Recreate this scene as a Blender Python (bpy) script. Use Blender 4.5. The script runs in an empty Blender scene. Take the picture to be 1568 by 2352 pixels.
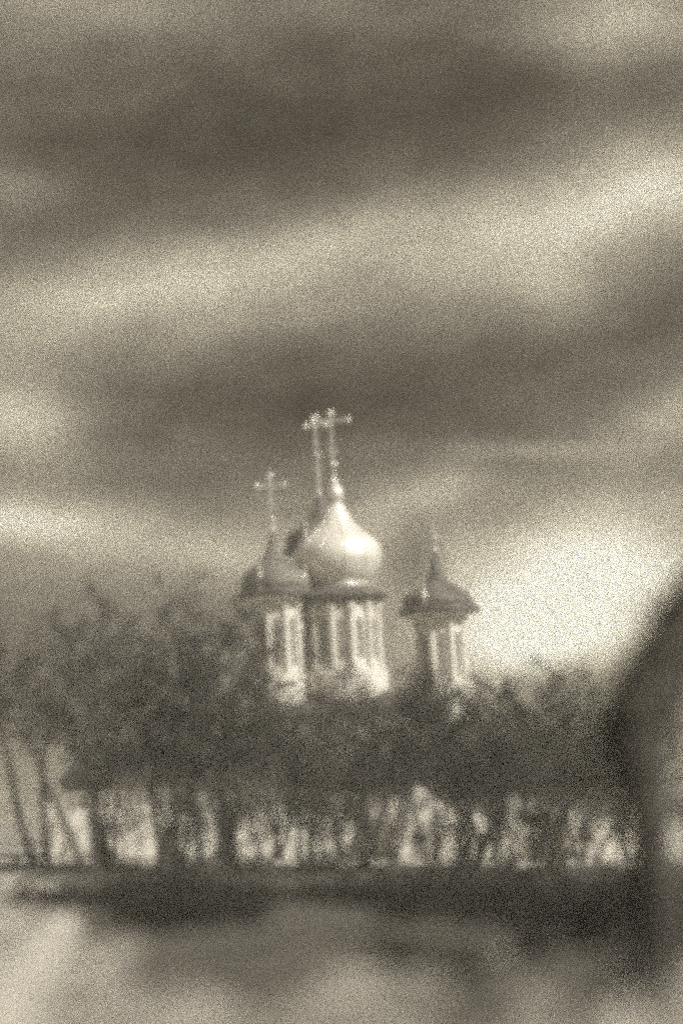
import bpy, bmesh, math, random
import numpy as np
from mathutils import Vector, Matrix

S = bpy.context.scene
COL = S.collection
PI = math.pi
rnd = random.Random(7)

# ------------------------------------------------------------------ camera frame (a tele view, tilted up and a little askew)
PITCH, ROLL, FPX, EYE = math.radians(7.54), math.radians(-3.2), 5094.0, 6.0
CAMROT = Matrix.Rotation(PI / 2 + PITCH, 3, 'X') @ Matrix.Rotation(ROLL, 3, 'Z')

def at(px, py, Y):
    """point of the place that stands Y metres into the view"""
    d = CAMROT @ Vector(((px - 784) / FPX, (1176 - py) / FPX, -1.0))
    d *= Y / d.y
    return Vector((d.x, d.y, d.z + EYE))

def ground_z(x, y):
    return -5.4 * math.tanh(x / 90.0)

# ------------------------------------------------------------------ materials
def lin(c):
    return c / 12.92 if c <= 0.04045 else ((c + 0.055) / 1.055) ** 2.4

TONE = [(0.0, (.02, .015, .010)), (.15, (.176, .149, .110)), (.48, (.492, .465, .410)),
        (.75, (.770, .735, .645)), (.95, (.965, .945, .862)), (1.0, (.985, .968, .892))]

def tone(L):
    """linear sepia colour for a display grey L"""
    for (a, ca), (b, cb) in zip(TONE, TONE[1:]):
        if L <= b or b == 1.0:
            t = min(1, max(0, (L - a) / (b - a)))
            return tuple(lin(ca[i] + (cb[i] - ca[i]) * t) for i in range(3))

def sep(v):
    """albedo v with the warm tone of the print"""
    k = min(1, v / .6)
    return (v * 1.03, v * (.93 + .05 * k), v * (.78 + .09 * k), 1)

def mat(name, c1, c2=None, scale=1.0, rough=.85, metal=0.0, grain=.9, detail=4, stretch=None, spec=.3):
    m = bpy.data.materials.new(name); m.use_nodes = True
    nt = m.node_tree; N = nt.nodes; L = nt.links
    b = N['Principled BSDF']
    b.inputs['Roughness'].default_value = rough
    b.inputs['Metallic'].default_value = metal
    b.inputs['Specular IOR Level'].default_value = spec
    tc = N.new('ShaderNodeTexCoord'); geo = N.new('ShaderNodeNewGeometry')
    src = tc.outputs['Object']
    if stretch:
        mp = N.new('ShaderNodeMapping'); mp.vector_type = 'TEXTURE'; mp.inputs['Scale'].default_value = stretch[0]
        mp.inputs['Rotation'].default_value = (0, 0, stretch[1])
        L.new(src, mp.inputs[0]); src = mp.outputs[0]
    no = N.new('ShaderNodeTexNoise'); no.inputs['Scale'].default_value = scale; no.inputs['Detail'].default_value = detail
    L.new(src, no.inputs['Vector'])
    cr = N.new('ShaderNodeValToRGB')
    cr.color_ramp.elements[0].position = .36; cr.color_ramp.elements[1].position = .66
    cr.color_ramp.elements[0].color = sep(c1); cr.color_ramp.elements[1].color = sep(c2 if c2 is not None else c1 * 1.3)
    L.new(no.outputs[0], cr.inputs[0])
    # fine random speckle multiplied into the colour, like film grain
    wn = N.new('ShaderNodeTexWhiteNoise'); wn.noise_dimensions = '3D'
    L.new(geo.outputs['Position'], wn.inputs['Vector'])
    sq = N.new('ShaderNodeMath'); sq.operation = 'POWER'; sq.inputs[1].default_value = 2
    L.new(wn.outputs['Value'], sq.inputs[0])
    ma = N.new('ShaderNodeMath'); ma.operation = 'MULTIPLY_ADD'
    ma.inputs[1].default_value = 3 * grain; ma.inputs[2].default_value = 1 - grain
    L.new(sq.outputs[0], ma.inputs[0])
    mx = N.new('ShaderNodeVectorMath'); mx.operation = 'SCALE'
    L.new(cr.outputs[0], mx.inputs[0]); L.new(ma.outputs[0], mx.inputs['Scale'])
    L.new(mx.outputs[0], b.inputs['Base Color'])
    return m

M = {
    'grass': mat('shadow_streaked_dry_grass', .13, .50, 1.0, grain=.95, detail=3, stretch=((1.9, 24, 1), math.radians(-9))),  # the stretched noise paints branch-shadow streaks into the grass colour
    'ground_shade': mat('painted_ground_shade', .05, .15, .35),  # dark tone standing in for shade and cast shadows on the ground
    'leaf_dark': mat('leaf_dark', .055, .11, .25),
    'leaf_mid': mat('leaf_mid', .08, .17, .25),
    'leaf_pale': mat('leaf_pale', .13, .26, .3),
    'bark': mat('bark', .035, .08, .8),
    'twig': mat('twigs', .04, .09, .3),
    'twig_dark': mat('dark_twigs', .04, .08, .3),
    'twig_pale': mat('pale_twigs', .12, .22, .3),
    'bark_black': mat('bark_black', .03, .10, .9),
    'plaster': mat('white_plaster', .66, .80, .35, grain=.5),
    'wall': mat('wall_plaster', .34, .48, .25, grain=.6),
    'shade': mat('window_dark', .2, .3, .5, rough=.4),
    'roof_dark': mat('dark_roof_slate', .03, .06, .4, rough=.7),
    'copper': mat('dark_roof_copper', .09, .17, .5, rough=.6),
    'cap': mat('weathered_cap_copper', .12, .24, .35, rough=.6),
    'dome': mat('pale_dome_metal', .86, .95, .3, rough=.52, metal=.3, grain=.3, spec=1.0),
    'gold': mat('gilt', .62, .74, .6, rough=.38, metal=.35, grain=.35, spec=.6),
    'wall_grey': mat('grey_plaster', .34, .50, .2, grain=.7),
    'pale_ground': mat('pale_ground_tone', .40, .62, .15, grain=.6),  # pale tone for the sunlit ground sheet and the pale streaks
    'white': mat('limewash', .76, .86, .2, grain=.4),
    'stone': mat('bleached_stone', .66, .78, 2, grain=.4),
}

# ------------------------------------------------------------------ mesh helpers
class MB:
    def __init__(s): s.v = []; s.f = []
    def add(s, vs, fs):
        o = len(s.v); s.v += [tuple(v) for v in vs]; s.f += [tuple(i + o for i in f) for f in fs]
    def box(s, c, d, rz=0.0):
        x, y, z = d[0] / 2, d[1] / 2, d[2] / 2
        ca, sa = math.cos(rz), math.sin(rz)
        vs = []
        for sx, sy, sz in ((-1,-1,-1),(1,-1,-1),(1,1,-1),(-1,1,-1),(-1,-1,1),(1,-1,1),(1,1,1),(-1,1,1)):
            a, b = sx * x, sy * y
            vs.append((c[0] + a * ca - b * sa, c[1] + a * sa + b * ca, c[2] + sz * z))
        s.add(vs, [(0,3,2,1),(4,5,6,7),(0,1,5,4),(1,2,6,5),(2,3,7,6),(3,0,4,7)])
    def lathe(s, prof, n=32, c=(0, 0, 0)):
        vs = []; fs = []
        for r, z in prof:
            for k in range(n):
                a = 2 * PI * k / n
                vs.append((c[0] + r * math.cos(a), c[1] + r * math.sin(a), c[2] + z))
        for i in range(len(prof) - 1):
            for k in range(n):
                k2 = (k + 1) % n
                fs.append((i * n + k, i * n + k2, (i + 1) * n + k2, (i + 1) * n + k))
        fs.append(tuple(reversed(range(n)))); m = (len(prof) - 1) * n
        fs.append(tuple(range(m, m + n)))
        s.add(vs, fs)
    def ball(s, c, r, n=12):
        prof = [(max(.001, r * math.sin(PI * i / 8)), -r * math.cos(PI * i / 8)) for i in range(9)]
        s.lathe(prof, n, c)
    def tube(s, pts, radii, n=8):
        vs = []; fs = []
        pts = [Vector(p) for p in pts]
        for i, p in enumerate(pts):
            t = (pts[min(i + 1, len(pts) - 1)] - pts[max(i - 1, 0)]).normalized()
            a = t.cross(Vector((.13, 1, .07))).normalized(); b = t.cross(a)
            for k in range(n):
                w = 2 * PI * k / n
                vs.append(p + (a * math.cos(w) + b * math.sin(w)) * radii[i])
        for i in range(len(pts) - 1):
            for k in range(n):
                k2 = (k + 1) % n
                fs.append((i * n + k, i * n + k2, (i + 1) * n + k2, (i + 1) * n + k))
        fs.append(tuple(range(n))); m = (len(pts) - 1) * n
        fs.append(tuple(reversed(range(m, m + n))))
        s.add(vs, fs)
    def build(s, name, m, parent=None, smooth=False, loc=None):
        me = bpy.data.meshes.new(name); me.from_pydata(s.v, [], s.f); me.update()
        if smooth:
            me.polygons.foreach_set('use_smooth', [True] * len(me.polygons))
        me.materials.append(m)
        o = bpy.data.objects.new(name, me); COL.objects.link(o)
        if parent is not None: o.parent = parent
        if loc is not None: o.location = loc
        return o

def tag(o, label=None, cat=None, group=None, kind=None):
    if label: o['label'] = label
    if cat: o['category'] = cat
    if group: o['group'] = group
    if kind: o['kind'] = kind
    return o

def empty(name, loc, rz=0.0):
    o = bpy.data.objects.new(name, None); COL.objects.link(o)
    o.location = loc; o.rotation_euler = (0, 0, rz); return o


# ------------------------------------------------------------------ the ground, one sheet to the horizon
xs = [-6000, -2500, -900, -400, -250] + list(range(-180, 181, 12)) + [250, 400, 900, 2500, 6000]
ys = [-300, -60] + list(range(0, 420, 12)) + [480, 600, 900, 1600, 3500, 9000]
g = MB()
g.add([(x, y, ground_z(x, y)) for y in ys for x in xs],
      [(j * len(xs) + i, j * len(xs) + i + 1, (j + 1) * len(xs) + i + 1, (j + 1) * len(xs) + i)
       for j in range(len(ys) - 1) for i in range(len(xs) - 1)])
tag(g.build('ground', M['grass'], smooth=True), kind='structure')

def strip(name, pts, widths, m):
    """a thin strip of ground tone that follows the slope"""
    b = MB(); n = len(pts); vs = []
    for i, p in enumerate(pts):
        t = (Vector(pts[min(i + 1, n - 1)]) - Vector(pts[max(i - 1, 0)])).normalized()
        s = Vector((-t.y, t.x)) * widths[i] / 2
        for q in (Vector(p) + s, Vector(p) - s):
            vs.append((q.x, q.y, ground_z(q.x, q.y) + .06))
    b.add(vs, [(2 * i + 1, 2 * i + 3, 2 * i + 2, 2 * i) for i in range(n - 1)])
    return tag(b.build(name, m), kind='structure')

def on_ground(px, py):
    d = CAMROT @ Vector(((px - 784) / FPX, (1176 - py) / FPX, -1.0))
    t = 10.0
    for _ in range(6000):
        p = d * t
        if p.z + EYE <= ground_z(p.x, p.y): break
        t *= 1.002
    return Vector((p.x, p.y))

def smooth_line(px):
    pts = [on_ground(*p) for p in px]; out = []
    for i in range(len(pts) - 1):
        for k in range(8): out.append(pts[i].lerp(pts[i + 1], k / 8))
    return out + [pts[-1]]

# dark sheet painting the shade under the bushes, its near edge ragged
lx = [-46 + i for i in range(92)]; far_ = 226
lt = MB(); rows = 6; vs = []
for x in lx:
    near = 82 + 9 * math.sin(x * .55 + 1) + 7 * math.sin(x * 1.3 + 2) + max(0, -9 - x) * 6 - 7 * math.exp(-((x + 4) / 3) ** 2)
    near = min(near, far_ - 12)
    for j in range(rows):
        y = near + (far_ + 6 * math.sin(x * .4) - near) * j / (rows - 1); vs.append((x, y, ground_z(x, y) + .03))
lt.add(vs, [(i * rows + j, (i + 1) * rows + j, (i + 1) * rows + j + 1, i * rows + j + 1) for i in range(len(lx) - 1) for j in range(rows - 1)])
tag(lt.build('painted_shade', M['ground_shade'], smooth=True), kind='structure')
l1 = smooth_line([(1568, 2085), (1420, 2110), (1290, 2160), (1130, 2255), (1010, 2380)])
strip('painted_streak', l1, [3.0 + 1.0 * math.sin(i * .9) for i in range(len(l1))], M['ground_shade'])  # dark strip painting a branch shadow across the meadow
l3 = smooth_line([(900, 2400), (1010, 2300), (1180, 2180), (1330, 2120)])
strip('painted_streak', l3, [.9 + .3 * math.sin(i * .7) for i in range(len(l3))], M['pale_ground'])  # narrow pale streak laid over the meadow
l4 = smooth_line([(-40, 2420), (40, 2280), (110, 2180), (150, 2100)])
strip('painted_streak', l4, [2.0 + .5 * math.sin(i * .8) for i in range(len(l4))], M['pale_ground'])  # pale streak at the lower left
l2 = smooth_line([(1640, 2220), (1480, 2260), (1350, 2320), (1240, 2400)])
strip('painted_streak', l2, [1.1 + .3 * math.sin(i * 1.3) for i in range(len(l2))], M['ground_shade'])  # second, thinner shadow streak painted as a dark strip

fc = MB()  # pale sheet added so the ground behind the trunks looks sunlit
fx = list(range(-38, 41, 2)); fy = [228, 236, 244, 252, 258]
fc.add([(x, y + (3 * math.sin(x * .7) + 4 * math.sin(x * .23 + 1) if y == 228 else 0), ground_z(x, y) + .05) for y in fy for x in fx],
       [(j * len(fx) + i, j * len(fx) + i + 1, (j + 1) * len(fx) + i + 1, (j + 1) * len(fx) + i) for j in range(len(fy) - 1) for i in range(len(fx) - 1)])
tag(fc.build('sunlit_strip', M['pale_ground']), kind='structure')
gw = tag(empty('garden_wall', (0, 259, ground_z(0, 259))), 'white limewashed wall glowing in the sun behind the tree trunks', 'wall')
for i in range(11):
    x0 = -35.2 + i * 6.6; z0 = ground_z(x0 + 3.3, 259) - gw.location.z
    h = 4.8 + .5 * math.sin(i * 2.1) + (.8 if i < 4 else 0)
    p = MB(); p.box((x0 + 3.3, 0, z0 + h / 2 - .2), (5.9, .5, h)); p.build('panel', M['white'], gw)
    p = MB(); p.box((x0, -.05, z0 + h / 2), (.7, .8, h + .8)); p.add([(x0 - .5, -.55, z0 + h + .4), (x0 + .5, -.55, z0 + h + .4), (x0 + .5, .45, z0 + h + .4), (x0 - .5, .45, z0 + h + .4), (x0, -.05, z0 + h + 1.1)], [(0, 1, 4), (1, 2, 4), (2, 3, 4), (3, 0, 4)])
    p.build('pillar', M['white'], gw)
for gx, gwid, gh, lab in ((965, 6.2, 6.6, 'white gabled gatehouse in the brightest gap between the trees'), (1345, 4.6, 5.0, 'smaller white gabled gatehouse near the right end of the white wall')):
    X = at(gx, 1950, 257).x
    gt = tag(empty('gatehouse', (X, 256.6, ground_z(X, 257))), lab, 'gatehouse', None)
    p = MB(); p.box((0, 0, gh / 2 - .3), (gwid, 3.2, gh + .6)); w2 = gwid / 2 - .02
    p.add([(-w2, -1.58, gh), (w2, -1.58, gh), (0, -1.58, gh + 2.6), (-w2, 1.58, gh), (w2, 1.58, gh), (0, 1.58, gh + 2.6)], [(0, 1, 2), (3, 5, 4), (0, 3, 4, 1)])
    p.build('wall', M['white'], gt)
    p = MB()
    for sx_ in (-1, 1):
        e0, e1 = Vector((sx_ * (gwid / 2 + .35), 0, gh - .22)), Vector((0, 0, gh + 2.72))
        p.add([(e0.x, -1.9, e0.z), (e0.x, 1.9, e0.z), (0, 1.9, e1.z), (0, -1.9, e1.z), (e0.x, -1.9, e0.z + .22), (e0.x, 1.9, e0.z + .22), (0, 1.9, e1.z + .22), (0, -1.9, e1.z + .22)],
              [(0, 1, 2, 3), (4, 7, 6, 5), (0, 3, 7, 4), (1, 5, 6, 2), (0, 4, 5, 1)])
    p.build('roof', M['wall_grey'], gt)
    p = MB(); p.box((0, -1.63, 1.3), (1.7, .12, 2.6)); p.tube([(0, -1.58, 2.6), (0, -1.69, 2.6)], [.85, .85], 14); p.build('door', M['wall_grey'], gt)
lb = tag(empty('long_building', (0, 270, ground_z(0, 270))), 'long grey building with a dark hipped roof stepping down the slope behind the bare trees', 'building')
for i in range(4):
    x0 = -35 + i * 16.6; xm = x0 + 8.3; z0 = ground_z(xm, 270) - lb.location.z
    w = MB(); w.box((xm, 0, z0 + 4.2), (16.6, 9 + .02 * i, 9.6)); w.build('wall', M['wall_grey'], lb)
    r = MB(); zt = z0 + 9.05; o_ = 5.2
    r.box((xm, 0, zt + .12), (17.2, 10.6, .35))
    r.add([(x0 - .2, -o_, zt + .3), (x0 + 16.8, -o_, zt + .3), (x0 + 16.8, o_, zt + .3), (x0 - .2, o_, zt + .3), (x0 + 2.5, 0, zt + 4.3), (x0 + 14.1, 0, zt + 4.3)],
          [(0, 1, 5, 4), (1, 2, 5), (2, 3, 4, 5), (3, 0, 4)])
    rf = r.build('roof', M['roof_dark'], lb)
    c = MB(); c.box((x0 + 5.5, -1.2, zt + 4.2), (1.0, 1.0, 2.4)); c.box((x0 + 5.5, -1.2, zt + 5.5), (1.3, 1.3, .3)); c.build('chimney', M['wall_grey'], rf)
    for k in range(4):
        x = x0 + 2.3 + k * 4.0
        for zz, hh in ((2.3, 2.4), (6.5, 2.2)):
            w = MB(); w.box((x, -4.52, z0 + zz), (1.3, .12, hh)); w.tube([(x, -4.48, z0 + zz + hh / 2), (x, -4.56, z0 + zz + hh / 2)], [.65, .65], 12)
            q = w.build('window', M['shade'], lb)
            f = MB(); f.box((x - .78, -4.6, z0 + zz), (.22, .24, hh)); f.box((x + .78, -4.6, z0 + zz), (.22, .24, hh)); f.box((x, -4.62, z0 + zz - hh / 2 - .16), (2.1, .34, .24)); f.build('frame', M['plaster'], q)
# ------------------------------------------------------------------ the church
CH = Vector((-.85, 330.0, ground_z(-.85, 330)))
church = empty('church', CH)
tag(church, 'pale baroque church with gilded onion dome, corner turrets and crosses rising behind the trees', 'church')

def cross_mb(z0, top, bar_z, half, w, arm_w):
    b = MB()
    b.box((0, 0, (z0 + top) / 2), (w, w, top - z0))
    for s in (-1, 1):
        x0 = w / 2
        b.box((s * (x0 + (half - x0) / 2), 0, bar_z), (half - x0, w * .9, arm_w))
        b.ball((s * half, 0, bar_z), arm_w * 1.05, 8)              # trefoil ends
        b.ball((s * (half - arm_w * .5), 0, bar_z + arm_w), arm_w * .7, 8)
        b.ball((s * (half - arm_w * .5), 0, bar_z - arm_w), arm_w * .7, 8)
        b.ball((s * w * 1.2, 0, top - arm_w), arm_w * .75, 8)
    b.ball((0, 0, top), arm_w * 1.05, 8)
    # slanting foot bar
    b.tube([(-half * .32, 0, z0 + (bar_z - z0) * .42 + .2), (half * .32, 0, z0 + (bar_z - z0) * .42 - .2)], [arm_w * .42] * 2, 6)
    return b

# main body of the nave, mostly behind the trees
b = MB()
b.box((0, 4, 9.5), (19, 25, 19)); b.box((0, 4, 9.4), (26, 13, 18.8))
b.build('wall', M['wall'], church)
r = MB()
for (w, d, z) in ((20.4, 26.4, 19.3), (27.4, 14.4, 19.1)):
    r.box((0, 4, z), (w, d, .7))
r.add([(-9.6, -9, 19.66), (9.6, -9, 19.66), (9.6, 17, 19.66), (-9.6, 17, 19.66), (-4.6, -1, 23.4), (4.6, -1, 23.4), (4.6, 9, 23.4), (-4.6, 9, 23.4)],
      [(0,1,5,4),(1,2,6,5),(2,3,7,6),(3,0,4,7),(4,5,6,7)])
r.build('roof', M['copper'], church)
for i in range(4):
    for lvl, h in ((5.2, 4.4), (12.6, 4.2)):
        x = -6.6 + i * 4.4
        f = MB(); f.box((x, -8.62, lvl), (2.0, .2, h)); f.tube([(x, -8.52, lvl + h / 2), (x, -8.7, lvl + h / 2)], [1.0, 1.0], 16)
        w = f.build('window', M['shade'], church)
        t = MB(); t.box((x - 1.2, -8.68, lvl), (.36, .34, h + .6)); t.box((x + 1.2, -8.68, lvl), (.36, .34, h + .6)); t.box((x, -8.7, lvl - h / 2 - .5), (3.1, .44, .4))
        t.build('frame', M['plaster'], w)
for i in range(5):
    p = MB(); p.box((-8.8 + i * 4.4, -8.68, 9.4), (.8, .36, 18.4)); p.build('pilaster', M['plaster'], church)

# centre drum, dome, lantern and cross
d = MB()
d.lathe([(6.4, 19.2), (6.4, 25.4), (5.9, 25.8), (5.25, 26.2), (5.25, 35.6)], 48)
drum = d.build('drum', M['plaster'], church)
for k in range(12):
    a = 2 * PI * (k + .5) / 12
    c = MB(); cx, cy = 5.62 * math.cos(a), 5.62 * math.sin(a)
    c.lathe([(.62, 26.0), (.62, 26.5), (.42, 26.7), (.36, 34.2), (.6, 34.7), (.6, 35.5)], 12, (cx, cy, 0))
    c.build('column', M['plaster'], drum, smooth=False)
    a = 2 * PI * k / 12
    w = MB(); w.box((5.24 * math.cos(a), 5.24 * math.sin(a), 30.2), (.3, 1.0, 5.4), a)
    ca, sa = math.cos(a), math.sin(a)
    w.tube([(5.08 * ca, 5.08 * sa, 32.9), (5.38 * ca, 5.38 * sa, 32.9)], [.5, .5], 14)
    w.build('window', M['shade'], drum)
c = MB(); c.lathe([(5.9, 35.5), (6.1, 35.9), (6.2, 36.2), (6.9, 36.5), (7.0, 36.9), (6.3, 37.3), (5.2, 37.8), (4.2, 38.2)], 48)
c.build('cornice', M['copper'], church, smooth=False)
c = MB(); c.lathe([(3.9, 37.9), (4.3, 38.1), (4.4, 38.45), (4.2, 38.75), (3.9, 38.85)], 48)
c.build('dome_rim', M['gold'], church, smooth=True)
# onion: profile with slight ribbing
prof = [(3.9, 38.7), (4.9, 39.5), (5.8, 40.7), (6.4, 42.0), (6.5, 43.1), (6.2, 44.3), (5.4, 45.4), (4.2, 46.4), (3.1, 47.4), (2.3, 48.5), (1.7, 49.6), (1.3, 50.6)]
from bisect import bisect
def fine(p, k=4):
    out = []
    for i in range(len(p) - 1):
        p0, p1, p2, p3 = p[max(i - 1, 0)], p[i], p[i + 1], p[min(i + 2, len(p) - 1)]
        for j in range(k):
            t = j / k
            out.append(tuple(.5 * (2 * p1[q] + (p2[q] - p0[q]) * t + (2 * p0[q] - 5 * p1[q] + 4 * p2[q] - p3[q]) * t * t + (3 * p1[q] - p0[q] - 3 * p2[q] + p3[q]) * t ** 3) for q in (0, 1)))
    return out + [p[-1]]
dm = MB(); dm.lathe(fine(prof), 64)
dome = dm.build('dome', M['dome'], church, smooth=True)
for k in range(12):
    a = 2 * PI * (k + .3) / 12
    rb = MB(); pp = fine(prof, 2)
    rb.tube([((q[0] + .02) * math.cos(a), (q[0] + .02) * math.sin(a), q[1]) for q in pp], [.09] * len(pp), 6)
    rb.build('rib', M['gold'], dome, smooth=True)
ln = MB(); ln.lathe(fine([(1.3, 50.4), (1.05, 50.9), (1.25, 51.6), (1.35, 52.4), (1.1, 53.2), (.6, 54.0), (.3, 54.9), (.2, 55.6)]), 32)
ln.build('lantern', M['gold'], church, smooth=True)
cr = cross_mb(55.5, 65.0, 63.6, 2.75, .36, .34).build('cross', M['gold'], church)
bl = MB(); bl.ball((0, 0, 56.8), .62, 16); bl.build('ball', M['gold'], cr, smooth=True)

# corner turrets: shaft with columns, flared cap, spire, ball and cross; four sub-pinnacles
TURRET = {}
def turret_parts():
    P = []
    s = MB(); s.lathe([(4.2, -16.5), (4.2, -13.6), (3.7, -13.0), (3.05, -12.6), (3.05, -1.5)], 40)
    P.append(('column_base', None))
    return s
ROUND = [(4.9, .55), (5.2, 1.2), (5.1, 2.1), (4.5, 3.1), (3.3, 4.1), (2.0, 5.1), (1.15, 6.3), (.7, 8.0), (.34, 9.6)]
FLAT = [(4.8, .55), (5.1, 1.1), (4.9, 1.9), (4.1, 2.8), (2.7, 3.7), (1.6, 4.8), (1.05, 6.2), (.65, 8.0), (.34, 9.6)]
def turret(loc, zs=1.0, rs=1.0, spire=0.0, cap='cap', cross=True, shape=ROUND):
    """one corner turret, built round its own eave at z = 0"""
    sh = MB(); sh.lathe([(3.75, -18.0), (3.75, -13.8), (3.5, -13.3), (3.1, -12.9), (3.1, -1.4)], 40)
    # little gable and scrolls at the foot, facing each way
    for k in range(4):
        a = 2 * PI * k / 4 - PI / 2 + .35
        ca, sa = math.cos(a), math.sin(a)
        q = lambda u, v, z: (ca * u - sa * v, sa * u + ca * v, z)
        sh.add([q(3.7, -1.7, -13.3), q(3.7, 1.7, -13.3), q(3.7, 0, -11.2), q(4.4, -1.7, -13.3), q(4.4, 1.7, -13.3), q(4.4, 0, -11.2)],
               [(0, 1, 2), (3, 5, 4), (0, 2, 5, 3), (1, 4, 5, 2), (0, 3, 4, 1)])
    t = sh.build('turret', M['plaster'], church); t.location = loc; t.scale = (rs, rs, zs)
    for k in range(8):
        a = 2 * PI * (k + .5) / 8
        c = MB(); c.lathe([(.6, -12.9), (.6, -12.3), (.42, -12.1), (.38, -2.6), (.62, -2.1), (.62, -1.45)], 12, (3.35 * math.cos(a), 3.35 * math.sin(a), 0))
        c.build('column', M['plaster'], t)
        a = 2 * PI * k / 8
        w = MB(); w.box((3.1 * math.cos(a), 3.1 * math.sin(a), -7.4), (.3, .8, 6.6), a)
        w.tube([(2.95 * math.cos(a), 2.95 * math.sin(a), -4.1), (3.24 * math.cos(a), 3.24 * math.sin(a), -4.1)], [.4, .4], 12)
        w.build('window', M['shade'], t)
    c = MB(); c.lathe([(3.3, -1.45), (3.9, -1.2), (4.0, -.8), (4.6, -.55)], 40); c.build('cornice', M['plaster'], t)
    dm = MB(); dm.lathe(fine(shape), 40)
    dm.build('dome', M[cap], t, smooth=True)
    ev = MB(); ev.lathe([(4.5, -.62), (5.5, -.5), (5.7, -.1), (5.6, .3), (4.8, .6)], 40); ev.build('eave', M['copper'], t)
    sp = MB(); sp.lathe([(.4, 9.4), (.26, 9.9), (.2, 10.4 + spire), (.15, 12 + spire)], 12); sp.build('spire', M['gold'], t)
    bl = MB(); bl.ball((0, 0, 11.0 + spire), .5, 14); bl.build('ball', M['gold'], t, smooth=True)
    if cross:
        cm = cross_mb(11.4 + spire, 18.0 + spire, 16.3 + spire, 1.5 if spire > 3 else 2.1, .34, .32); cm.build('cross', M['gold'], t)
    else:
        cm = MB(); cm.lathe([(.16, 11.4 + spire), (.12, 13), (.03, 14.4)], 8); cm.build('finial', M['gold'], t)
    for k in range(4):
        a = PI / 4 + k * PI / 2 + .35
        x, y = 4.9 * math.cos(a), 4.9 * math.sin(a)
        p = MB(); p.lathe([(.34, .4), (.3, 1.6), (.1, 3.6)], 8, (x, y, 0)); p.ball((x, y, 3.7), .34, 10)
        p.build('pinnacle', M['gold'], t, smooth=True)
    return t
zc = CH.z
turret((-9.5, -3.0, 37.6 - zc)); 
turret((15.2, 17.0, 35.5 - zc), .98, 1.14, .6, 'copper', False, FLAT)
turret((-2.6, 22.0, 46.6 - zc), .95, 1.12, 5.0, 'copper')

# ------------------------------------------------------------------ bare trees
class Twigs:
    """thousands of tapering three-sided twigs gathered into one crown mesh"""
    def __init__(s): s.seg = []
    def add(s, a, b, ra, rb): s.seg.append((a, b, ra, rb))
    def build(s, name, m, parent):
        A = np.concatenate([q[0] for q in s.seg]); B = np.concatenate([q[1] for q in s.seg])
        ra = np.concatenate([q[2] for q in s.seg]); rb = np.concatenate([q[3] for q in s.seg])
        n = len(A); t = B - A; t /= np.linalg.norm(t, axis=1)[:, None] + 1e-9
        u = np.cross(t, np.array([.31, .9, .22])); u /= np.linalg.norm(u, axis=1)[:, None] + 1e-9
        v = np.cross(t, u); V = np.empty((n, 6, 3))
        for k in range(3):
            w = 2 * PI * k / 3; d = u * math.cos(w) + v * math.sin(w)
            V[:, k] = A + d * ra[:, None]; V[:, 3 + k] = B + d * rb[:, None]
        base = (np.arange(n) * 6)[:, None, None]
        F = (base + np.array([[0, 1, 4, 3], [1, 2, 5, 4], [2, 0, 3, 5]])[None]).reshape(-1)
        me = bpy.data.meshes.new(name)
        me.vertices.add(n * 6); me.vertices.foreach_set('co', V.astype(np.float32).ravel())
        me.loops.add(len(F)); me.loops.foreach_set('vertex_index', F.astype(np.int32))
        me.polygons.add(n * 3); me.polygons.foreach_set('loop_start', np.arange(0, n * 12, 4, dtype=np.int32))
        me.update(calc_edges=True); me.materials.append(m)
        o = bpy.data.objects.new(name, me); COL.objects.link(o); o.parent = parent
        return o

def grow(tw, P, D, Ln, Rd, levels, r, up=.22, spread=.75, rmin=.0115):
    """branch out level by level from the given branches"""
    for lv, k in enumerate(levels + [0]):
        n = len(P); mid = P + D * (Ln * .5)[:, None]
        D2 = D + r.normal(size=(n, 3)) * .22 + np.array([0, 0, up * .8]); D2 /= np.linalg.norm(D2, axis=1)[:, None]
        end = mid + D2 * (Ln * .5)[:, None]
        tw.add(P, mid, Rd, Rd * .72); tw.add(mid, end, Rd * .72, Rd * .35)
        if k == 0: break
        i = np.repeat(np.arange(n), k); t = r.uniform(.18, 1.0, len(i))
        st = np.where((t < .5)[:, None], P[i] + (mid - P)[i] * (t * 2)[:, None], mid[i] + (end - mid)[i] * (t * 2 - 1)[:, None])
        dd = D[i] + r.normal(size=(len(i), 3)) * spread + np.array([0, 0, up]); dd /= np.linalg.norm(dd, axis=1)[:, None]
        P, D, Ln, Rd = st, dd, Ln[i] * r.uniform(.42, .78, len(i)) * (1.1 - .35 * t), np.maximum(rmin, Rd[i] * .55)

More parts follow.
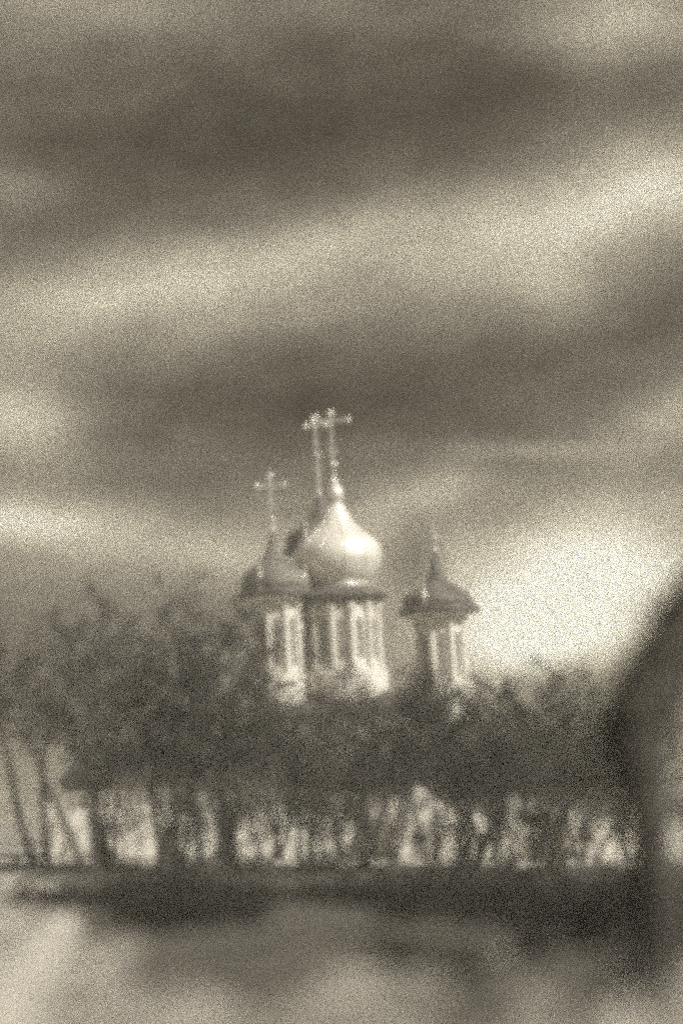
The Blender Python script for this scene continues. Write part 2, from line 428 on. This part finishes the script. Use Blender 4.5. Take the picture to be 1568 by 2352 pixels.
def tree(name, label, top, half_w, base_px, Y, seed, group=None, stems=1, tr=.34, n1=14, slant=0.0, twig='twig', low=.25, base_py=2000, up=.22):
    r = np.random.default_rng(seed); q = random.Random(seed)
    T = at(top[0], top[1] - (45 if name == 'tall_tree' else 0), Y); bx = at(base_px, base_py, Y).x
    base = Vector((bx, Y, ground_z(bx, Y)))
    hw = half_w * Y / FPX; H = T.z - base.z; cx = T.x - bx
    root = tag(empty(name, base), label, 'tree', group)
    trunk = MB(); P = []; D = []; Ln = []; Rd = []
    for s in range(stems):
        f = 0 if stems == 1 else (s / (stems - 1) * 2 - 1)
        tip = Vector((cx + f * hw * .75 + slant * hw * q.uniform(.6, 1), q.uniform(-.4, .4) * hw, H * q.uniform(.86, .95) * (1 - .12 * abs(f))))
        n = 9; pts = []; bend = q.uniform(-.10, .10) * H; ph = q.uniform(0, 6)
        for i in range(n + 1):
            t = i / n; p = Vector((f * .3, 0, -.3)).lerp(tip, t)
            p.x += bend * math.sin(PI * t) * .6 + .22 * math.sin(t * 9 + ph); p.y += .25 * math.sin(t * 7 + ph)
            pts.append(p)
        rad = tr / stems ** .35 * q.uniform(.85, 1.15)
        trunk.tube(pts, [rad * (1.4 if i == 0 else 1) * (1 - .88 * i / n) for i in range(n + 1)], 8)
        k1 = max(5, int(n1 / stems ** .6))
        for j in range(k1):
            t0 = low + (1 - low) * (j + q.random()) / k1; t0 = min(t0, .985)
            i0 = int(t0 * n); a0 = pts[i0].lerp(pts[min(n, i0 + 1)], t0 * n - i0)
            ang = j * 2.4 + seed + q.uniform(-.5, .5); e = q.uniform(.25, .95)
            d = Vector((math.cos(ang) * math.cos(e), math.sin(ang) * math.cos(e), math.sin(e)))
            P.append(a0); D.append(d); Ln.append(hw * q.uniform(.7, 1.15) * (1.15 - .55 * t0)); Rd.append(max(.085, rad * (1 - .8 * t0) * .75))
    trunk.build('trunk', M['bark'], root, smooth=True)
    tw = Twigs()
    grow(tw, np.array(P), np.array(D), np.array(Ln), np.array(Rd), [6, 5, 3], r, up=up)
    tw.build('crown', M[twig], root)
    return root

G1 = 'tall bare trees left of the church'
for i, (tp, hw_, bp, yy, st_, sl_, lab) in enumerate([
    ((40, 1350), 120, 95, 204, 1, -.2, 'tall bare tree at the left edge, leaning out of the picture'),
    ((150, 1385), 110, 205, 196, 1, -.4, 'tall bare tree with slim trunks leaning left over the pale gap'),
    ((235, 1365), 100, 225, 211, 2, 0, 'tall forked bare tree third from the left edge'),
    ((330, 1350), 120, 372, 200, 1, -.1, 'tall bare tree with the thickest dark trunk, left of the church'),
    ((425, 1335), 110, 405, 208, 2, .1, 'tall bare tree with several trunks, highest of the row'),
    ((500, 1350), 95, 470, 197, 1, .2, 'tall bare tree fifth in the row, branches close to the left turret'),
    ((545, 1400), 80, 530, 203, 2, 0, 'bare tree just left of the left turret, lowest of the tall row')]):
    tree('tall_tree', lab, tp, hw_, bp, yy, 11 + i, G1, st_ + 1, .52, 27, sl_, low=(.5 if i < 2 else .34), up=.36, twig=('twig', 'twig_pale', 'twig')[i % 3])
G2 = 'bare trees below the church turrets'
for i, (tp, hw_, bp, yy, st_, sl_, lab) in enumerate([
    ((590, 1575), 95, 610, 199, 2, 0, 'bare tree below the left turret'),
    ((690, 1560), 100, 700, 206, 2, .1, 'bare forked tree between the left turret and the middle drum'),
    ((770, 1495), 115, 740, 201, 3, 0, 'bare spreading tree with three trunks below the middle drum'),
    ((860, 1480), 115, 835, 207, 2, .1, 'bare tree with dense twigs right under the middle drum'),
    ((945, 1535), 100, 890, 197, 1, .3, 'bare tree leaning right, left of the right turret'),
    ((1045, 1540), 105, 1060, 204, 2, 0, 'bare tree below the right turret'),
    ((1075, 1520), 85, 1075, 200, 3, 0, 'narrow bare tree with three trunks hiding the foot of the right turret'),
    ((1000, 1540), 85, 1000, 203, 3, 0, 'narrow bare tree with three trunks left of the right turret, over the brightest gap'),
    ((1140, 1510), 115, 1085, 206, 2, .3, 'bare tree leaning right beside the right turret'),
    ((1245, 1500), 110, 1150, 198, 3, .3, 'bare tree with slanting trunks, highest right of the church'),
    ((1335, 1570), 105, 1260, 202, 2, .3, 'bare tree under the bright patch of sky'),
    ((1430, 1600), 105, 1345, 196, 2, .2, 'bare tree reaching toward the black leaning trunk')]):
    tree('bare_tree', lab, tp, hw_, bp, yy, 31 + i, G2, st_, .34, 25, sl_, low=.38, up=.30, twig=('twig', 'twig', 'twig_pale')[i % 3])
G4 = 'bare trees of the rear row, close to the long building'
for i, (tp, hw_, bp, yy, lab) in enumerate([
    ((270, 1390), 125, 260, 244, 'rear bare tree between the third and fourth tall trees'),
    ((390, 1400), 120, 400, 240, 'rear bare tree behind the highest tall tree'),
    ((505, 1430), 115, 520, 246, 'rear bare tree behind the trees left of the left turret'),
    ((640, 1610), 110, 640, 243, 'rear bare tree against the wall below the left turret'),
    ((810, 1550), 120, 800, 240, 'rear bare tree against the wall below the middle drum'),
    ((900, 1570), 110, 870, 245, 'rear bare tree just left of the brightest gap'),
    ((1100, 1550), 125, 1120, 239, 'rear bare tree right of the right turret'),
    ((1215, 1530), 125, 1230, 244, 'rear bare tree below the brightest sky'),
    ((1340, 1590), 120, 1330, 241, 'rear bare tree near the right end of the white wall'),
    ((1460, 1640), 110, 1450, 245, 'rear bare tree half behind the black leaning trunk')]):
    tree('rear_tree', lab, tp, hw_, bp, yy, 61 + i, G4, 2, .36, 15, 0, low=.42, up=.3)
G3 = 'low bare saplings with several slanting stems'
for i, (tp, hw_, bp, yy, st_, sl_, twg, lab) in enumerate([
    ((985, 1800), 45, 1000, 186, 2, -.2, 'twig_pale', 'thin pale sapling in the middle of the brightest gap'),
    ((300, 1790), 75, 300, 189, 3, .2, 'twig_pale', 'pale sapling left of the thickest dark trunk'),
    ((445, 1800), 70, 415, 185, 3, .4, 'twig', 'sapling slanting right beside the thickest dark trunk'),
    ((570, 1790), 95, 540, 190, 4, .2, 'twig_pale', 'pale wide sapling below the left turret'),
    ((700, 1800), 80, 690, 187, 3, .2, 'twig', 'sapling in front of the small bright gap, below the middle drum'),
    ((830, 1770), 90, 800, 191, 4, .1, 'twig', 'dense sapling left of the brightest gap'),
    ((1090, 1780), 70, 1040, 188, 3, .5, 'twig', 'sapling fanning out just right of the brightest gap'),
    ((1190, 1790), 75, 1100, 184, 4, .8, 'twig', 'sapling with the most strongly slanting stems before the white wall'),
    ((1280, 1800), 70, 1200, 190, 3, .7, 'twig', 'sapling slanting right, second from the right end'),
    ((1385, 1800), 70, 1390, 187, 3, .1, 'twig_pale', 'pale sapling at the right end of the white wall')]):
    tree('sapling', lab, tp, hw_, bp, yy, 91 + i, G3, st_ + 1, .17, 10, sl_, twig=twg, low=.34)

# the big leaning trunk at the right edge, nearer than the rest
def old_tree():
    Y = 92
    def L(px, py, dy=0): return at(px, py, Y + dy)
    bz = L(1510, 2150); base = Vector((bz.x, Y, ground_z(bz.x, Y)))
    root = empty('old_tree', base)
    tag(root, 'old black tree at the right edge, its thick trunk bending over to the right', 'tree')
    t = MB()
    P = [(1520, 2230), (1512, 2110), (1502, 1990), (1492, 1880), (1477, 1800), (1462, 1735), (1456, 1670), (1484, 1600), (1545, 1500), (1606, 1400), (1661, 1310), (1712, 1220)]
    R = [1.2, 1.0, .95, 1.0, 1.1, 1.25, 1.4, 1.5, 1.55, 1.5, 1.3, 1.0]
    rr = random.Random(2)
    pts = []; rad = []
    for i in range(len(P) - 1):
        for k in range(4):
            f = k / 4; p = Vector(P[i]).lerp(Vector(P[i + 1]), f)
            pts.append(L(p.x + rr.uniform(-7, 7), p.y) - base); rad.append((R[i] * (1 - f) + R[i + 1] * f) * rr.uniform(.93, 1.08))
    t.tube(pts, rad, 14)
    t.tube([L(1498, 1880) - base, L(1560, 1850, 1) - base, L(1660, 1880, 2) - base], [.7, .6, .4], 8)
    t.tube([L(1600, 1400) - base, L(1700, 1440, -1) - base, L(1790, 1380, -2) - base], [.8, .55, .3], 8)
    t.tube([L(1500, 2060) - base, L(1570, 2130) - base, L(1650, 2190) - base], [1.0, .6, .3], 8)
    t.build('trunk', M['bark_black'], root, smooth=True)
    r = np.random.default_rng(3); tw = Twigs()
    S0 = [((1440, 1730), (-.8, 0, .5), 2.2), ((1430, 1820), (-.9, .1, .3), 1.8), ((1560, 1480), (-.5, 0, .9), 1.5), ((1560, 1780), (.6, 0, .5), 2.4), ((1660, 1310), (.2, 0, 1), 3), ((1620, 1790), (.7, .2, .2), 2.5)]
    grow(tw, np.array([L(*a) - base for a, _, _ in S0]), np.array([Vector(d).normalized() for _, d, _ in S0]), np.array([l for _, _, l in S0]), np.array([.12] * len(S0)), [6, 5, 4], r, rmin=.008)
    tw.build('crown', M['twig'], root)
old_tree()

# dark low bushes along the lower edge of the wood
BUSH = [(215, 134, 1.4, 0), (290, 128, 1.9, 0), (370, 126, 2.3, 0), (440, 131, 2.2, 0), (520, 135, 1.7, 0), (610, 137, 1.5, 0), (700, 139, 1.4, 0),
        (790, 137, 1.6, 0), (880, 134, 1.9, 0), (960, 131, 2.1, 0), (1045, 133, 2.0, 0), (1130, 130, 2.1, 0), (1215, 128, 2.3, 0), (1300, 131, 2.0, 0), (1390, 126, 2.2, 0), (1470, 122, 2.4, 0)]
BUSH = [(60, 138, 1.0, 0), (140, 136, 1.1, 0)] + BUSH
BL = ['faint low bush at the very left, before the rest of the row', 'faint low bush second from the very left', 'small dark bush where the dark part of the row begins at the left', 'dark bush under the tall tree with forked trunk, left part of the row', 'large dark bush under the tall tree with the thickest trunk',
      'large dark bush under the highest tall tree', 'low dark bush under the last tall tree left of the church', 'low dark bush below the left turret',
      'lowest dark bush, left of the middle drum', 'low dark bush straight below the middle drum', 'dark bush left of the brightest gap', 'dark bush right below the brightest gap',
      'dark bush below the right turret', 'dark bush right of the right turret, below the slanting stems', 'tall dark bush fifth from the right end', 'dark bush fourth from the right end of the row',
      'dark bush second from the right end of the row', 'tall dark bush at the foot of the leaning trunk']
def bush(name, lab, px, Y, h, w, seed, group, py=2080, levels=(6, 5, 4), stems=16, m='twig', rmin=.012, lean=0.0):
    p = at(px, py, Y); base = Vector((p.x, Y, ground_z(p.x, Y)))
    root = tag(empty(name, base), lab, 'bush', group)
    r = np.random.default_rng(seed); st = MB(); P = []; D = []; Ln = []; Rd = []
    for k in range(stems):
        a = k * 2.4 + seed; q = r.uniform(.0, .9)
        d = Vector((math.cos(a) * q + lean, math.sin(a) * q, 1 - .45 * q)).normalized()
        b0 = Vector((math.cos(a) * w * .35 * q, math.sin(a) * w * .35 * q, -.08)); l = h * r.uniform(.5, .85)
        m_ = b0 + d * l * .5; e = b0 + d * l + Vector((0, 0, l * .08))
        st.tube([b0, m_, e], [.05, .038, .018], 6)
        for f in (.15, .5, .9):
            P.append(b0 + d * l * f); dd = d + Vector(r.normal(size=3)) * .6; dd.z = abs(dd.z) * .7; D.append(dd.normalized()); Ln.append(h * r.uniform(.35, .6)); Rd.append(.024)
    st.build('stem', M['bark'], root)
    tw = Twigs(); grow(tw, np.array(P), np.array(D), np.array(Ln), np.array(Rd), list(levels), r, rmin=rmin, up=.1)
    tw.build('branches', M[m], root)
for i, ((px, Y, h, _), lab) in enumerate(zip(BUSH, BL)):
    bush('bush', lab, px, Y, h, 2.6, 100 + i, 'dark low bushes at the edge of the wood')
for i, (px, py, Y, h, lab) in enumerate([
    (330, 2120, 112, 1.6, 'dark bush in front of the row at the left, leftmost of the front ones'),
    (410, 2130, 108, 1.8, 'dark bush in front of the row, in the darkest patch under the thick trunk'),
    (490, 2125, 110, 1.6, 'dark bush in front of the row, right of the darkest patch'),
    (570, 2115, 114, 1.3, 'low dark bush in front of the row, below the left turret'),
    (930, 2110, 116, 1.3, 'low dark bush in front of the row, below the brightest gap'),
    (1080, 2115, 114, 1.4, 'low dark bush in front of the row, below the right turret'),
    (1200, 2120, 112, 1.5, 'dark bush in front of the row, below the slanting stems'),
    (1310, 2120, 111, 1.6, 'dark bush in front of the row, left of the black trunk'),
    (1410, 2130, 108, 1.8, 'dark bush in front of the row, touching the black trunk')]):
    bush('bush', lab, px, Y, h, 3.0, 300 + i, 'dark low bushes at the edge of the wood', py)
for i, (px, Y, h, lab) in enumerate([
    (40, 203, 1.5, 'small bush at the left end of the bright strip'), (150, 207, .9, 'lowest small bush on the bright strip at the left'),
    (255, 204, 1.4, 'small bush between the two bright patches at the left'), (480, 206, 1.2, 'small bush at the edge of the bright strip, below the left turret'),
    (590, 203, 1.5, 'small bush left of the small middle patch of light'), (760, 205, 1.7, 'small bush before the dense sapling'),
    (1040, 206, 1.0, 'small bush right below the brightest gap'), (1270, 204, 1.5, 'small bush at the edge of the bright strip at the right')]):
    bush('small_bush', lab, px, Y, h, 3.5, 330 + i, 'small bushes along the bright strip', 2010, (5, 4, 3), 12)
G5 = 'near bare shrubs slanting across the lower right'
for i, (px, py, Y, h, w, ln_, lab) in enumerate([
    (1180, 2230, 88, 1.7, 2.4, .9, 'near bare shrub slanting right, furthest left of the lower right corner'),
    (1330, 2160, 96, 2.0, 3.0, .8, 'near bare shrub before the black trunk, slanting right'),
    (1420, 2300, 74, 1.5, 2.2, .9, 'near bare shrub low in the lower right corner'),
    (880, 2250, 84, 1.2, 2.4, 1.0, 'low near shrub slanting right, below the middle of the picture'),
    (1030, 2290, 78, 1.2, 2.2, 1.0, 'low near shrub slanting right, closest to the lower edge'),
    (1585, 2090, 100, 4.2, 3.4, -.2, 'tall near shrub filling the corner right of the black trunk'),
    (1555, 2180, 92, 2.2, 2.6, .3, 'near bare shrub at the right edge beneath the black trunk')]):
    bush('shrub', lab, px, Y, h, w, 150 + i, G5, py, (5, 4, 3), 14, 'twig', .010, ln_)

# a small bleached stone in the meadow, lower left
p = on_ground(218, 2246)
bm = bmesh.new(); bmesh.ops.create_icosphere(bm, subdivisions=3, radius=.36)
rs = random.Random(9)
for v in bm.verts:
    n = v.co.normalized()
    v.co = n * (.30 + .07 * math.sin(n.x * 5 + 1) + .06 * math.sin(n.y * 7 + n.z * 4)); v.co.x *= 1.3; v.co.z *= .8
me = bpy.data.meshes.new('pale_rock'); bm.to_mesh(me); bm.free(); me.materials.append(M['stone'])
o = bpy.data.objects.new('pale_rock', me); COL.objects.link(o); o.location = (p.x, p.y, ground_z(p.x, p.y) + .14)
tag(o, 'small pale rock shining in the grass at the lower left', 'rock')

# ------------------------------------------------------------------ world: Nishita sky behind a lid of soft cloud
SUN_EL, SUN_AZ = math.radians(38), math.radians(57)      # to the right of and behind the camera
W = bpy.data.worlds.new('World'); S.world = W; W.use_nodes = True
nt = W.node_tree; N = nt.nodes; Lk = nt.links; N.clear()
out = N.new('ShaderNodeOutputWorld'); bg = N.new('ShaderNodeBackground'); bg.inputs['Strength'].default_value = .1
Lk.new(bg.outputs[0], out.inputs[0])
def math_(op, a=None, b=None, c=None):
    n = N.new('ShaderNodeMath'); n.operation = op
    for i, v in enumerate((a, b, c)):
        if v is None: continue
        if isinstance(v, (int, float)): n.inputs[i].default_value = v
        else: Lk.new(v, n.inputs[i])
    return n.outputs[0]
tc = N.new('ShaderNodeTexCoord'); sx = N.new('ShaderNodeSeparateXYZ'); Lk.new(tc.outputs['Generated'], sx.inputs[0])
az = math_('ARCTAN2', sx.outputs[0], sx.outputs[1])
hyp = math_('SQRT', math_('ADD', math_('MULTIPLY', sx.outputs[0], sx.outputs[0]), math_('MULTIPLY', sx.outputs[1], sx.outputs[1])))
el = math_('ARCTAN2', sx.outputs[2], hyp)
cv = N.new('ShaderNodeCombineXYZ'); Lk.new(az, cv.inputs[0]); Lk.new(el, cv.inputs[1])
# drift: warp the sky angles with noise so that no cloud edge is regular
nz = N.new('ShaderNodeTexNoise'); nz.inputs['Scale'].default_value = 13; nz.inputs['Detail'].default_value = 3
Lk.new(cv.outputs[0], nz.inputs['Vector'])
vs = N.new('ShaderNodeVectorMath'); vs.operation = 'MULTIPLY_ADD'
Lk.new(nz.outputs['Color'], vs.inputs[0]); vs.inputs[1].default_value = (.030, .018, 0)
va = N.new('ShaderNodeVectorMath'); va.operation = 'SUBTRACT'; Lk.new(cv.outputs[0], va.inputs[0]); va.inputs[1].default_value = (.015, .009, 0)
Lk.new(va.outputs[0], vs.inputs[2])
P = vs.outputs[0]
# cloud banks, and a glow painted round the dome: azimuth, elevation (milliradians), half sizes, slope (degrees), lightness
BANKS = [
]
def bank(px, py, w, h, slope, amt):
    d = CAMROT @ Vector(((px - 784) / FPX, (1176 - py) / FPX, -1.0))
    BANKS.append((math.atan2(d.x, d.y), math.atan2(d.z, math.hypot(d.x, d.y)), w / FPX, h / FPX, math.radians(slope - 3.2), amt))
bank(150, 0, 600, 75, 0, .14)
bank(1430, 40, 240, 80, 0, .30)
bank(1390, 130, 90, 60, 0, .10)
bank(650, 300, 820, 210, 10, -.165)
bank(1250, 180, 180, 60, 10, -.06)
bank(50, 420, 170, 60, 0, .14)
bank(220, 680, 520, 125, 12, .26)
bank(700, 575, 420, 75, 12, .20)
bank(1300, 510, 420, 130, 15, .34)
bank(1540, 380, 200, 120, 15, .14)
bank(1300, 660, 130, 60, 0, .12)
bank(600, 730, 250, 40, 12, .07)
bank(900, 880, 620, 130, 5, -.09)
bank(1540, 690, 160, 90, 25, -.06)
bank(30, 960, 170, 110, -10, .32)
bank(20, 1195, 230, 60, 0, .34)
bank(1550, 930, 160, 75, 20, .22)
bank(1190, 1028, 200, 22, 0, .17)
bank(950, 1290, 55, 110, 0, -.20)
bank(720, 950, 430, 110, 0, -.07)
bank(880, 1190, 110, 60, 30, .10)
bank(1000, 1120, 130, 55, 10, .20)
bank(1340, 1310, 340, 165, 15, .50)
bank(1290, 1480, 190, 70, 5, .16)
bank(1230, 1450, 260, 120, 10, .22)
bank(400, 1270, 420, 90, 0, .22)
bank(860, 1300, 300, 150, 0, .10)  # no cloud: lightens the sky as a painted glow round the dome
acc = None
for a, e, w, h, s, amt in BANKS:
    mp = N.new('ShaderNodeMapping'); mp.vector_type = 'TEXTURE'
    mp.inputs['Location'].default_value = (a, e, 0); mp.inputs['Rotation'].default_value = (0, 0, s); mp.inputs['Scale'].default_value = (w, h, 1)
    Lk.new(P, mp.inputs[0])
    dt = N.new('ShaderNodeVectorMath'); dt.operation = 'DOT_PRODUCT'; Lk.new(mp.outputs[0], dt.inputs[0]); Lk.new(mp.outputs[0], dt.inputs[1])
    gq = math_('POWER', .3678, dt.outputs['Value'])
    acc = math_('MULTIPLY_ADD', gq, amt, acc if acc is not None else .465)
# loose wisps everywhere, and a lighter haze low down
n2 = N.new('ShaderNodeTexNoise'); n2.inputs['Scale'].default_value = 22; n2.inputs['Detail'].default_value = 7; n2.inputs['Roughness'].default_value = .62
mp = N.new('ShaderNodeMapping'); mp.inputs['Scale'].default_value = (1, 2.2, 1); Lk.new(cv.outputs[0], mp.inputs[0]); Lk.new(mp.outputs[0], n2.inputs['Vector'])
acc = math_('ADD', acc, math_('MULTIPLY_ADD', n2.outputs[0], .26, -.13))
hz = math_('POWER', .3678, math_('MULTIPLY', math_('ABSOLUTE', el), 22))
acc = math_('MULTIPLY_ADD', hz, .22, acc)
ramp = N.new('ShaderNodeValToRGB'); cr = ramp.color_ramp
stops = [0, .12, .25, .38, .5, .62, .75, .88, 1.0]
while len(cr.elements) < len(stops): cr.elements.new(.5)
for e_, L_ in zip(cr.elements, stops):
    e_.position = L_; e_.color = tone(L_) + (1,)
Lk.new(acc, ramp.inputs[0])
# the cloud lid is finely mottled
wn = N.new('ShaderNodeTexWhiteNoise'); wn.noise_dimensions = '3D'; Lk.new(tc.outputs['Generated'], wn.inputs['Vector'])
mott = math_('MULTIPLY', math_('LOGARITHM', math_('MAXIMUM', wn.outputs['Value'], .004), 2.71828), -10 * .92)
sc = N.new('ShaderNodeVectorMath'); sc.operation = 'SCALE'; Lk.new(ramp.outputs[0], sc.inputs[0]); Lk.new(mott, sc.inputs['Scale'])
sky = N.new('ShaderNodeTexSky'); sky.sky_type = 'NISHITA'; sky.sun_disc = False
sky.sun_elevation = SUN_EL; sky.sun_rotation = PI - SUN_AZ; sky.dust_density = 4
bw = N.new('ShaderNodeRGBToBW'); Lk.new(sky.outputs[0], bw.inputs[0])
tint = N.new('ShaderNodeVectorMath'); tint.operation = 'SCALE'; tint.inputs[0].default_value = (.10, .092, .075); Lk.new(bw.outputs[0], tint.inputs['Scale'])
ad = N.new('ShaderNodeVectorMath'); ad.operation = 'ADD'; Lk.new(sc.outputs[0], ad.inputs[0]); Lk.new(tint.outputs[0], ad.inputs[1])
Lk.new(ad.outputs[0], bg.inputs['Color'])

# thin mist lying over the park, between the meadow and the church: a bank of haze in the air itself
mv = N.new('ShaderNodeVolumeScatter'); mv.inputs['Color'].default_value = (1, .96, .86, 1); mv.inputs['Anisotropy'].default_value = .15
geo = N.new('ShaderNodeNewGeometry'); sp_ = N.new('ShaderNodeSeparateXYZ'); Lk.new(geo.outputs['Position'], sp_.inputs[0])
def fade(v, a_, b_):
    n = N.new('ShaderNodeMapRange'); n.interpolation_type = 'SMOOTHSTEP'; Lk.new(v, n.inputs[0]); n.inputs[1].default_value = a_; n.inputs[2].default_value = b_
    return n.outputs[0]
den = math_('MULTIPLY', math_('MULTIPLY', fade(sp_.outputs[1], 25, 70), fade(sp_.outputs[1], 345, 300)), fade(sp_.outputs[2], 85, 45))
den = math_('MULTIPLY', den, fade(math_('ABSOLUTE', sp_.outputs[0]), 420, 320))
Lk.new(math_('MULTIPLY', den, .00085), mv.inputs['Density']); Lk.new(mv.outputs[0], out.inputs['Volume'])
try: W.cycles.homogeneous_volume = False; W.cycles.volume_step_size = 14; W.cycles.volume_sampling = 'EQUIANGULAR'
except Exception as ex: print(ex)

sl = bpy.data.lights.new('sun', 'SUN'); sl.energy = 5.0; sl.angle = math.radians(.55); sl.color = (1, .965, .88)
so = bpy.data.objects.new('sun', sl); COL.objects.link(so)
sd = Vector((math.sin(SUN_AZ) * math.cos(SUN_EL), -math.cos(SUN_AZ) * math.cos(SUN_EL), math.sin(SUN_EL)))
so.rotation_euler = sd.to_track_quat('Z', 'Y').to_euler(); so.location = sd * 200

# ------------------------------------------------------------------ camera: long lens, wide open, focused on the church
cam = bpy.data.cameras.new('camera'); co = bpy.data.objects.new('camera', cam); COL.objects.link(co)
cam.sensor_fit = 'VERTICAL'; cam.sensor_height = 240; cam.lens = 240 * FPX / 2352
co.matrix_world = Matrix.Translation((0, 0, EYE)) @ CAMROT.to_4x4()
cam.clip_start = .5; cam.clip_end = 20000
cam.dof.use_dof = True; cam.dof.focus_distance = 338; cam.dof.aperture_fstop = cam.lens / 2100.0
S.camera = co
print('FSTOP', cam.dof.aperture_fstop, 'LENS', cam.lens)

S.view_settings.view_transform = 'Standard'; S.view_settings.look = 'None'; S.view_settings.exposure = 0
S.render.engine = 'CYCLES'
cy = S.cycles
cy.use_denoising = False
cy.use_adaptive_sampling = True; cy.adaptive_threshold = 1.0; cy.adaptive_min_samples = 4
cy.pixel_filter_type = 'BLACKMAN_HARRIS'; cy.filter_width = 8.0
cy.volume_max_steps = 32; cy.volume_bounces = 0; cy.max_bounces = 4; cy.diffuse_bounces = 2; cy.glossy_bounces = 2
